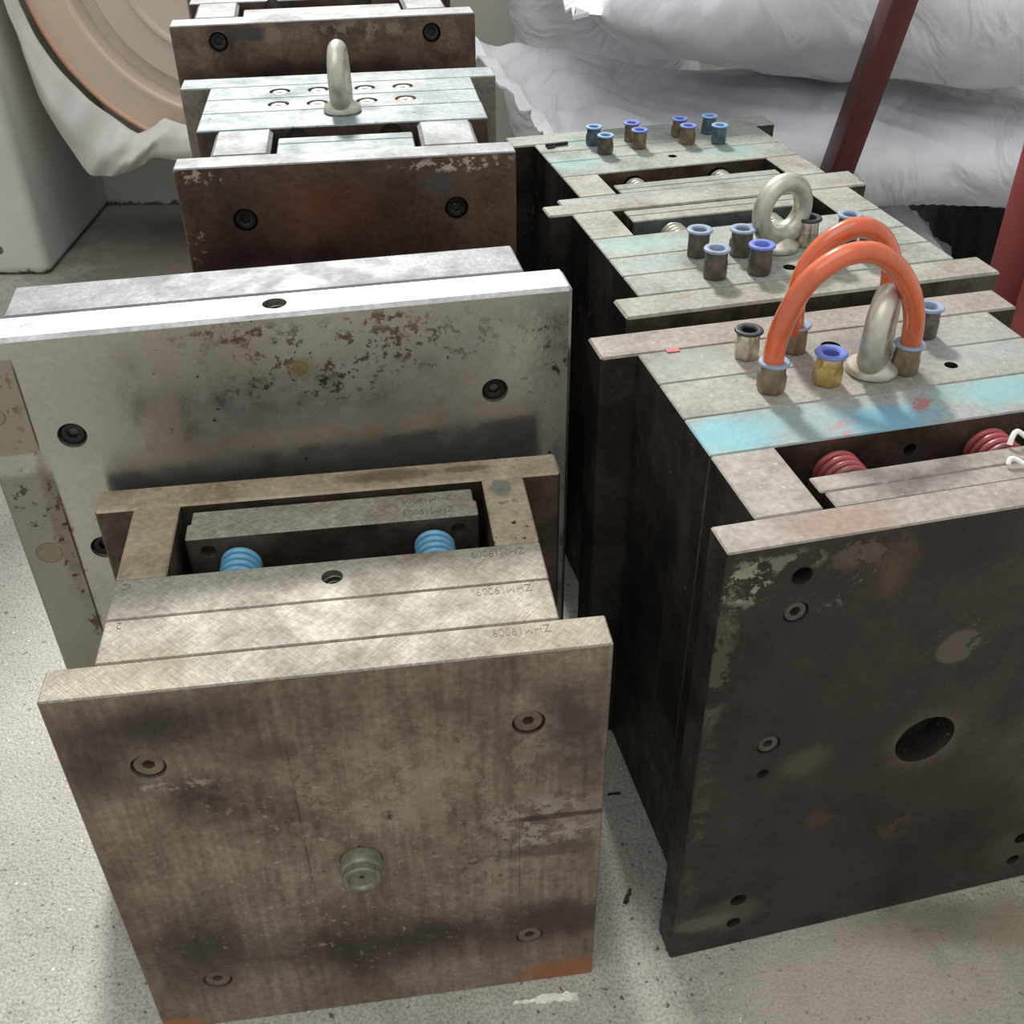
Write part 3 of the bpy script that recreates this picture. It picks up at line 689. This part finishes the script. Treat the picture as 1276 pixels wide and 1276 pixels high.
for v0, v1, du in ((.0352, .0568, .003), (.0568, .0784, 0)): plate(R1, 'ejector_plate', .1012 + du, .3437 + du, v0, v1, H - .002, M_top_r1, M_pocket)
plate(R1, 'support_plate', .0361, .4096, .1234, .1826, H, M_top_r1c, M_side, M_pocket, None, [bore((.2224, .1234, .5), FRONT, .006, .02)])
Rb = plate(R1, 'core_plate', .0361, .4096, .1826, .2450, H, M_top_r1t, M_side, None, None, [bore((.3108, .2121, H), UP, .0062, .03)])
Rc = plate(R1, 'cavity_plate', .0361, .4096, .2450, .3047, H, M_top_r1t, M_side, None, None, [bore((.2209, .2747, H), UP, .0095, .03)])
plate(R1, 'clamp_plate', 0, .4449, .3047, .35, H, M_top_r1p, M_side, bev=.002)
spring(R1, .150, .0784, .1234, .4945, .0205, .0032, 5, M_red_spring)
spring(R1, .2930, .0784, .1234, .4945, .0205, .0032, 5, M_red_spring)
fitting(R1, .1335, .2753, H, M_nickel, M_ring_k, True, .2)
fitting(R1, .1290, .2108, H, M_bronze, M_ring_g, True, .5, 1.03)
fitting(R1, .1816, .2750, H, M_bronze, M_ring_g, True, .1, 1.0)
fitting(R1, .1839, .2117, H, M_brass, M_ring_b, True, .35, 1.08)
fitting(R1, .2620, .2125, H, M_bronze, M_ring_g, True, .1, 1.03)
fitting(R1, .3178, .2724, H, M_darkmetal, M_ring_g, False, .0, 1.03)
fitting(R1, .2680, .2720, H, M_bronze, M_ring_g, True, .3, 1.0)
eye_bolt(R1, .2336, .2207, H, R(49), 1.06)
def air_tube(pts, v):
    P = smooth_path([(p[0], v if len(p) < 3 else p[1], p[-1]) for p in pts], 6)
    o = link('air_tube', to_mesh(tube_bm(P, .0094, 18), smooth=60), M_tube, R1); o['label'] = 'glossy orange plastic air tube bent in an arch'
air_tube([(.1290, .535), (.1283, .5486), (.1279, .5667), (.1325, .5907), (.1449, .619), (.1605, .6354), (.1807, .6453), (.2051, .6448), (.2285, .6309), (.2477, .6073), (.2585, .5816), (.2620, .5552), (.2620, .535)], .2115)
air_tube([(.1816, .2750, .535), (.1795, .274, .545), (.1745, .27, .5619), (.1734, .27, .5805), (.1763, .27, .6014), (.1847, .27, .6212), (.2014, .27, .6367), (.2235, .27, .6434), (.2431, .27, .6362), (.2579, .27, .6196), (.2655, .27, .5994), (.268, .27, .5795), (.268, .272, .555), (.268, .272, .535)], .27)

# ---------------------------------------------------------------- R2: dusty mould with an open eye bolt
H = 0.525
R2 = mould('injection_mould', .0406, 1.2857, .2413, 'dusty mould with an upright eye bolt among dark fittings and pale grey springs')
plate(R2, 'clamp_plate', 0, .4289, -.3225, -.2764, H, M_top_r2, M_side, M_face_r2, bev=.0025)
plate(R2, 'cavity_plate', .0288, .4011, -.2764, -.2257, H, M_top_r2t, M_side, None, None, [bore((.2136, -.2505, H), UP, .0075, .03)])
plate(R2, 'core_plate', .0288, .4011, -.2257, -.1763, H, M_top_r2t, M_side)
plate(R2, 'support_plate', .0288, .4011, -.1763, -.118, H, M_top_r2t, M_side, None, M_pocket)
for u0, u1 in ((.0288, .0807), (.3438, .4011)): plate(R2, 'spacer_block', u0, u1, -.118, -.0347, H, M_top_r2, M_side)
M_ejteal = steel('teal_smeared_steel', (110, 122, 118), (84, 96, 94), (56, 66, 68), off=13.1, metal=0.4, rough=0.4, scale=10)
for v0, v1 in ((-.0535, -.0352), (-.0735, -.0535)): plate(R2, 'ejector_plate', .0952, .3330, v0, v1, H - .002, M_top_r2, M_pocket, M_ejteal)
plate(R2, 'clamp_plate', 0, .4289, -.0347, 0, H, M_top_r2, M_side, bev=.002)
for u in (.1452, .271): spring(R2, u, -.118, -.0735, .5025, .0175, .0030, 5, M_grey_spring)
for u, v, b, r, hx in ((.1287, -.1927, M_darkmetal, M_ring_g, True), (.1239, -.2525, M_darkmetal, M_ring_g, False), (.1757, -.2033, M_darkmetal, M_ring_g, True),
                       (.1742, -.2553, M_darkmetal, M_ring_b, False), (.2587, -.1972, M_nickel, M_ring_k, False), (.3106, -.1966, M_darkmetal, M_ring_g, True),
                       (.2600, -.2510, M_darkmetal, M_ring_g, False), (.3080, -.2489, M_bronze, M_ring_t, True)):
    fitting(R2, u, v, H, b, r, hx, u * 9, 1.08)
eye_bolt(R2, .2237, -.1973, H, R(12), 1.08)

# ---------------------------------------------------------------- R3: mint dusted mould by the sacks
H = 0.512
R3 = mould('injection_mould', -.0049, 1.6092, .2466, 'mint-dusted mould next to the white sacks, with eight small blue and brass fittings')
plate(R3, 'clamp_plate', 0, .4189, -.309, -.2721, H, M_top_r3, M_side, bev=.002)
for v0, v1 in ((-.2716, -.2561), (-.2561, -.2369)): plate(R3, 'ejector_plate', .0899, .3268, v0, v1, H - .001, M_top_r3, M_pocket)
for u0, u1 in ((.0325, .0834), (.3332, .3855)): plate(R3, 'spacer_block', u0, u1, -.2721, -.1914, H, M_top_r2, M_side)
plate(R3, 'support_plate', .0325, .3855, -.1914, -.1305, H, M_top_r3, M_side, M_pocket, None, [bore((.2092, -.149, H), UP, .0065, .03)] + [bore((u, -.1914, .487), FRONT, .0175, .02) for u in (.1362, .2627)])
plate(R3, 'core_plate', .0325, .3855, -.1305, -.0855, H, M_top_r3, M_side)
plate(R3, 'cavity_plate', .0325, .3855, -.0855, -.0454, H, M_top_r3, M_side)
plate(R3, 'clamp_plate', 0, .4189, -.0454, 0, H, M_top_r3, M_side, bev=.002)
for u in (.1362, .2627): spring(R3, u, -.2369, -.1914, .488, .016, .0029, 5, M_grey_spring)
for u, v, b, r in ((.1174, -.0674, M_teal, M_ring_t), (.1209, -.1105, M_darkmetal, M_ring_t), (.1768, -.0640, M_bronze, M_ring_b), (.1762, -.0998, M_bronze, M_ring_b),
                   (.2520, -.0640, M_bronze, M_ring_b), (.2511, -.1000, M_bronze, M_ring_b), (.2999, -.0630, M_teal, M_ring_t), (.2959, -.1108, M_teal, M_ring_t)):
    fitting(R3, u, v, H, b, r, True, u * 7, .92)

# ---------------------------------------------------------------- small loose things
def world_at(root, u, v, z):
    return Matrix.Translation(root.location) @ Matrix.Rotation(root.rotation_euler.z, 4, 'Z') @ Vector((u, v, z))
def loose(name, bm, mat, root, u, v, z, label, cat, rot=0.0, group=None, smooth=40):
    o = link(name, to_mesh(bm, smooth=smooth), mat); o.location = world_at(root, u, v, z) if root else (u, v, z)
    o.rotation_euler.z = (root.rotation_euler.z if root else 0) + rot
    return tag(o, label, cat, group)
loose('iron_pin', tube_bm([(0, 0, .0028), (.012, .0004, .0028), (.034, .0022, .0028)], .0026, 8), M_chip, R3, .0465, -.0600, .512, 'short black iron pin lying on the mint-dusted mould', 'pin')
loose('iron_pin', tube_bm([(0, 0, .0016), (.006, .0004, .0016), (.0125, .003, .0016)], .0015, 8), M_chip, R3, .0465, -.0685, .512, 'tiny black sliver touching the iron pin on the mint-dusted mould', 'pin')
bm = box_bm(-.0065, .0065, -.003, .003, 0, .0012, .0004); loose('tape_scrap', bm, M_tape, R1, .0708, .3022, .5237, 'tiny scrap of red tape on the orange-tube mould', 'tape')
tie = [(.262, .052, .5245), (.2645, .0545, .528), (.269, .0535, .5275), (.2745, .049, .525), (.281, .046, .5265), (.289, .044, .5245)]
loose('cable_tie', tube_bm(smooth_path([Vector(p) - Vector(tie[0]) for p in tie], 5), .0019, 8), M_white, R1, *tie[0], 'white plastic tie lying on the ejector plates of the big dark mould', 'tie')
tie = [(.2805, .0775, .5245), (.2845, .081, .5320), (.290, .083, .5325), (.296, .080, .5285), (.302, .076, .5245)]
loose('cable_tie', tube_bm(smooth_path([Vector(p) - Vector(tie[0]) for p in tie], 5), .0022, 8), M_white, R1, *tie[0], 'white plastic tie arched beside a red spring of the big dark mould', 'tie')
def flake(pts, h, mat, x, y, label, seed, name='paint_flake', cat='flake'):
    random.seed(seed); bm = bmesh.new()
    lo = [bm.verts.new((p[0], p[1], 0)) for p in pts]; hi = [bm.verts.new((p[0] * .85, p[1] * .8, h * random.uniform(.6, 1.2))) for p in pts]
    n = len(pts); bm.faces.new(hi)
    for i in range(n): bm.faces.new((lo[i], lo[(i + 1) % n], hi[(i + 1) % n], hi[i]))
    bm.faces.new(lo[::-1]); o = link(name, to_mesh(bm), mat); o.location = (x, y, 0); return tag(o, label, cat)
def ragged(L, w, seed, ang):
    random.seed(seed); t = [(-L + 2 * L * i / 9, w * random.uniform(.5, 1.2)) for i in range(10)]; b = [(-L + 2 * L * i / 9, -w * random.uniform(.4, 1.2)) for i in range(9, -1, -1)]
    c, s = math.cos(ang), math.sin(ang); return [(x * c - y * s, x * s + y * c) for x, y in t + b]
flake(ragged(.021, .0045, 3, .1), .004, M_paint, .039, .5535, 'crumbly white paint chip on the floor before the brown plate', 1)
flake(ragged(.012, .0018, 5, .12), .002, M_paint, .008, .5495, 'thin white sliver on the floor beside the crumbly paint chip', 2)
flake(ragged(.010, .0028, 7, 1.15), .003, M_chip, .119, .665, 'black metal chip on the floor between the two rows of moulds', 3, 'metal_chip', 'chip')
flake(ragged(.008, .002, 8, .1), .002, M_chip, .116, .80, 'dark crumb on the floor deep between the two rows of moulds', 4, 'metal_chip', 'chip')
flake(ragged(.006, .0012, 11, .5), .0015, M_chip, -.50, .80, 'little dark shaving on the open floor beside the bright mould half', 5, 'metal_chip', 'chip')
for i, (x, y, r_) in enumerate(((.40, .668, .004), (.46, .70, .0035), (.50, .712, .003))):
    pts = [(r_ * math.cos(k * 1.05) * (1 + .2 * math.sin(k * 3)), r_ * math.sin(k * 1.05)) for k in range(6)]
# ---------------------------------------------------------------- sacks
def sack(a, b, c, loc, rot, seed, label, puff=0.55, seam=0.07, tipL=0.0, name='woven_sack', bend=0.0, crease=1.0, lift=0.0, roll=0.0):
    bm = bmesh.new(); NU, NV = 150, 112; rows = []
    for i in range(NU + 1):
        s = -1 + 2 * i / NU; row = []
        e = min(1.0, max(0.0, (abs(s) - (1 - seam)) / seam))           # flat sewn end
        body = max(0.0, 1 - (abs(s) / (1 - seam * .6)) ** 3.2) ** puff if abs(s) < 1 - seam * .6 else 0.0
        for j in range(NV):
            t = 2 * math.pi * j / NV; ct, st = math.cos(t), math.sin(t)
            yy = math.copysign(abs(ct) ** 0.8, ct) * b * (1 - .10 * body + .04 * math.sin(s * 9 + seed))
            zz = math.copysign(abs(st) ** 0.85, st) * (c * body + .0022)
            p = Vector((a * s, yy, zz))
            q = p * 6 + Vector((seed * 3.7, seed, 0))
            w = mnoise.noise(q * .6) * .022 + mnoise.noise(q * 1.5) * .010 - abs(mnoise.noise(Vector((p.x * 9 + p.y * 14, p.y * 5 - p.x * 3, p.z * 6 + seed)))) * .016
            # folds run from the seams into the belly
            fold = math.sin(yy / b * 19 + 3 * mnoise.noise(Vector((yy * 9, s * 2, seed)))) * math.exp(-((1 - abs(s)) / .24) ** 2) * .012
            fold += abs(mnoise.noise(Vector((p.x * 5 + p.z * 9, p.y * 7, seed)))) * -.03 * (abs(s) ** 2)
            nrm = Vector((0, ct, st))
            amp = min(1.0, body * 2.5)
            p += nrm * (w + fold) * amp * crease
            p.z += bend * s * s + (e * .006 * math.sin(yy / b * 14 + seed * 2))
            if s < 0:
                p.x -= tipL * abs(s) ** 3 * (yy / b); p.z += abs(s) ** 3 * (lift + roll * yy / b)
            row.append(bm.verts.new(p))
        rows.append(row)
    for r0, r1 in zip(rows, rows[1:]):
        for j in range(NV): bm.faces.new((r0[j], r0[(j + 1) % NV], r1[(j + 1) % NV], r1[j]))
    bm.faces.new(rows[0][::-1]); bm.faces.new(rows[-1])
    ends = [[(rows[i][j].co + rows[i][(NV - j) % NV].co) / 2 for j in range(0, NV // 2 + 1)] for i in (0, NU)]
    o = link(name, to_mesh(bm, smooth=75), M_sack); o.location = loc; o.rotation_euler = rot
    random.seed(seed)
    for sg, line in zip((-1, 1), ends):                                 # folded, slightly frayed hem past the stitching
        hb = bmesh.new(); n = len(line); st_ = []
        for k, q in enumerate(line):
            out = Vector((sg * (.016 + .006 * random.random()), 0, .006 * math.sin(k * 1.1) + .004 * random.uniform(-1, 1)))
            st_.append([hb.verts.new(q + Vector((-sg * .004, 0, .003))), hb.verts.new(q + out + Vector((0, 0, .0022))), hb.verts.new(q + out - Vector((0, 0, .0022))), hb.verts.new(q + Vector((-sg * .004, 0, -.003)))])
        for c0, c1 in zip(st_, st_[1:]):
            for k in range(4): hb.faces.new((c0[k], c0[(k + 1) % 4], c1[(k + 1) % 4], c1[k]))
        hb.faces.new(st_[0]); hb.faces.new(st_[-1][::-1])
        link('hem', to_mesh(hb, smooth=50), M_hem, o)
    return tag(o, label, 'sack', 'white woven sacks piled by the wall')
sack(.50, .27, .130, (.37, 2.06, .150), (0, 0, R(2)), 4, 'white woven sack lying on the floor at the bottom of the pile', puff=.5)
sack(.55, .27, .088, (.56, 2.03, .384), (0, R(2), R(2)), 1, 'white woven sack with a frayed bright end seam, under the top sack', tipL=.08, lift=.075, roll=.03)
sack(.68, .30, .140, (.75, 2.06, .630), (0, R(1.5), R(-1)), 2, 'plump white woven sack on top of the pile', tipL=.06, lift=.03, roll=.03)
sack(.40, .24, .16, (.22, 2.54, .405), (0, R(90), R(90)), 6, 'white woven sack standing upright against the back wall')
bx = link('shade_filler_box', to_mesh(box_bm(-.3, .3, -.3, .3, 0, .25, .01, 2), smooth=40), M_side); bx.location = (1.22, 2.2, 0); tag(bx, 'added dark box standing in for the black shade beside the white sacks', 'box')  # dark box added to fill the shaded gap with black

# ---------------------------------------------------------------- red steel legs
def bar(name, p0, p1, w, d, mat, label):
    p0, p1 = Vector(p0), Vector(p1); L = (p1 - p0).length
    bm = box_bm(-w / 2, w / 2, -d / 2, d / 2, 0, L, .006, 2)
    o = link(name, to_mesh(bm, smooth=40), mat); o.location = p0; o.rotation_euler = (p1 - p0).to_track_quat('Z', 'Y').to_euler()
    return tag(o, label, 'post')
bar('steel_brace', (.462, 1.735, .0), (.700, 1.735, 1.25), .060, .04, M_red, 'dark red steel brace leaning in front of the white sacks')
bar('steel_post', (.70, 1.30, 0), (.70, 1.30, 1.25), .10, .10, M_red2, 'upright faded red steel post beside the dusty mould')

# ---------------------------------------------------------------- peach tub in its plastic bag
tub = bpy.data.objects.new('round_tub', None); COL.objects.link(tub); tub.location = (-.61, 2.42, .23); tag(tub, 'big round peach plastic tub with ringed base wrapped in film', 'tub')
Mx = Matrix.Translation((0, 0, .408)) @ rot_to(FRONT)
bm = lathe_bm([(0, -.012), (.188, -.012), (.194, -.004), (.200, -.004), (.204, -.014), (.270, -.018), (.280, -.040), (.306, -.040), (.314, -.006), (.318, 0), (.326, 0), (.332, -.004), (.398, -.008), (.400, -.25), (0, -.25)], 96, M=Mx)
tb = link('tub_body', to_mesh(bm, smooth=35), M_tub, tub); tb.data.materials.append(M_tub2)
for p in tb.data.polygons:
    if math.hypot(p.center.x, p.center.z - .408) < .31 and p.center.y < .06: p.material_index = 1
bm = bmesh.new(); pts = [(.402 * math.cos(2 * math.pi * i / 120), .402 * math.sin(2 * math.pi * i / 120), -.010) for i in range(121)]
tube_bm(pts, .007, 10, bm, caps=False); bmesh.ops.transform(bm, matrix=Mx, verts=bm.verts[:])
link('rim', to_mesh(bm, smooth=60), M_rim, tub)
st = bpy.data.objects.new('low_stand', None); COL.objects.link(st); st.location = (-.58, 2.50, 0); tag(st, 'low wooden stand carrying the round peach tub', 'stand')
link('stand_top', to_mesh(box_bm(-.16, .16, -.1, .1, .178, .214, .004)), M_wood, st)
for i, j in ((-1, -1), (-1, 1), (1, -1), (1, 1)):
    link('leg', to_mesh(box_bm(i * .14 - .02, i * .14 + .02, j * .08 - .02, j * .08 + .02, 0, .178, .003)), M_wood, st)
# bag: front lip of the film hanging under the tub
def film():
    bm = bmesh.new(); n, mm = 60, 26; rows = []
    outer = [(-1.045, .66), (-1.035, .56), (-1.028, .47), (-1.02, .38), (-.995, .30), (-.957, .21), (-.912, .196), (-.865, .205), (-.828, .218), (-.793, .24), (-.745, .228), (-.69, .224), (-.62, .223), (-.54, .225)]
    P = smooth_path([(x, 0, z) for x, z in outer], 8); n = len(P) - 1
    cx, cz = -.61, .638
    for i, p in enumerate(P):
        d = Vector((p.x - cx, 0, p.z - cz)); ang = math.atan2(d.z, d.x); R0 = d.length; row = []
        f = i / n
        cover = 0.0 if f < .52 else min(1.0, (f - .52) / .18)
        rin = .404 - .065 * cover                      # on the right the film folds over the face
        for j in range(mm + 1):
            t = j / mm; r = R0 + (rin - R0) * t
            y = 2.405 - .03 * math.sin(math.pi * t) - .012 * cover * t
            y -= .012
            y += .014 * mnoise.noise(Vector((i * .09, j * .10, 1.0))) + .010 * abs(mnoise.noise(Vector((i * .12, j * .05, 4.0))))
            row.append(bm.verts.new((cx + math.cos(ang) * r, y, cz + math.sin(ang) * r)))
        for k in range(1, 9):                          # back under the tub
            row.insert(0, bm.verts.new((cx + math.cos(ang) * (R0 - .001 * k), 2.405 + .03 * k + .006 * mnoise.noise(Vector((i * .3, k * .6, 2))), cz + math.sin(ang) * (R0 - .001 * k))))
        rows.append(row)
    for a, b in zip(rows, rows[1:]):
        for j in range(len(a) - 1): bm.faces.new((a[j], a[j + 1], b[j + 1], b[j]))
    o = link('plastic_bag', to_mesh(bm, smooth=50), M_film)
    md = o.modifiers.new('s', 'SOLIDIFY'); md.thickness = .0012
    return tag(o, 'milky plastic film bag gathered around the peach tub', 'bag')
film()

# ---------------------------------------------------------------- bring the layout to real size
for me in bpy.data.meshes: me.transform(Matrix.Scale(S, 4))
for o in scene.objects:
    if o.type in ('MESH', 'EMPTY'): o.location = o.location * S
    for md in o.modifiers:
        if md.type == 'SOLIDIFY': md.thickness *= S
for me in [x for x in bpy.data.meshes if x.users == 0]: bpy.data.meshes.remove(me)
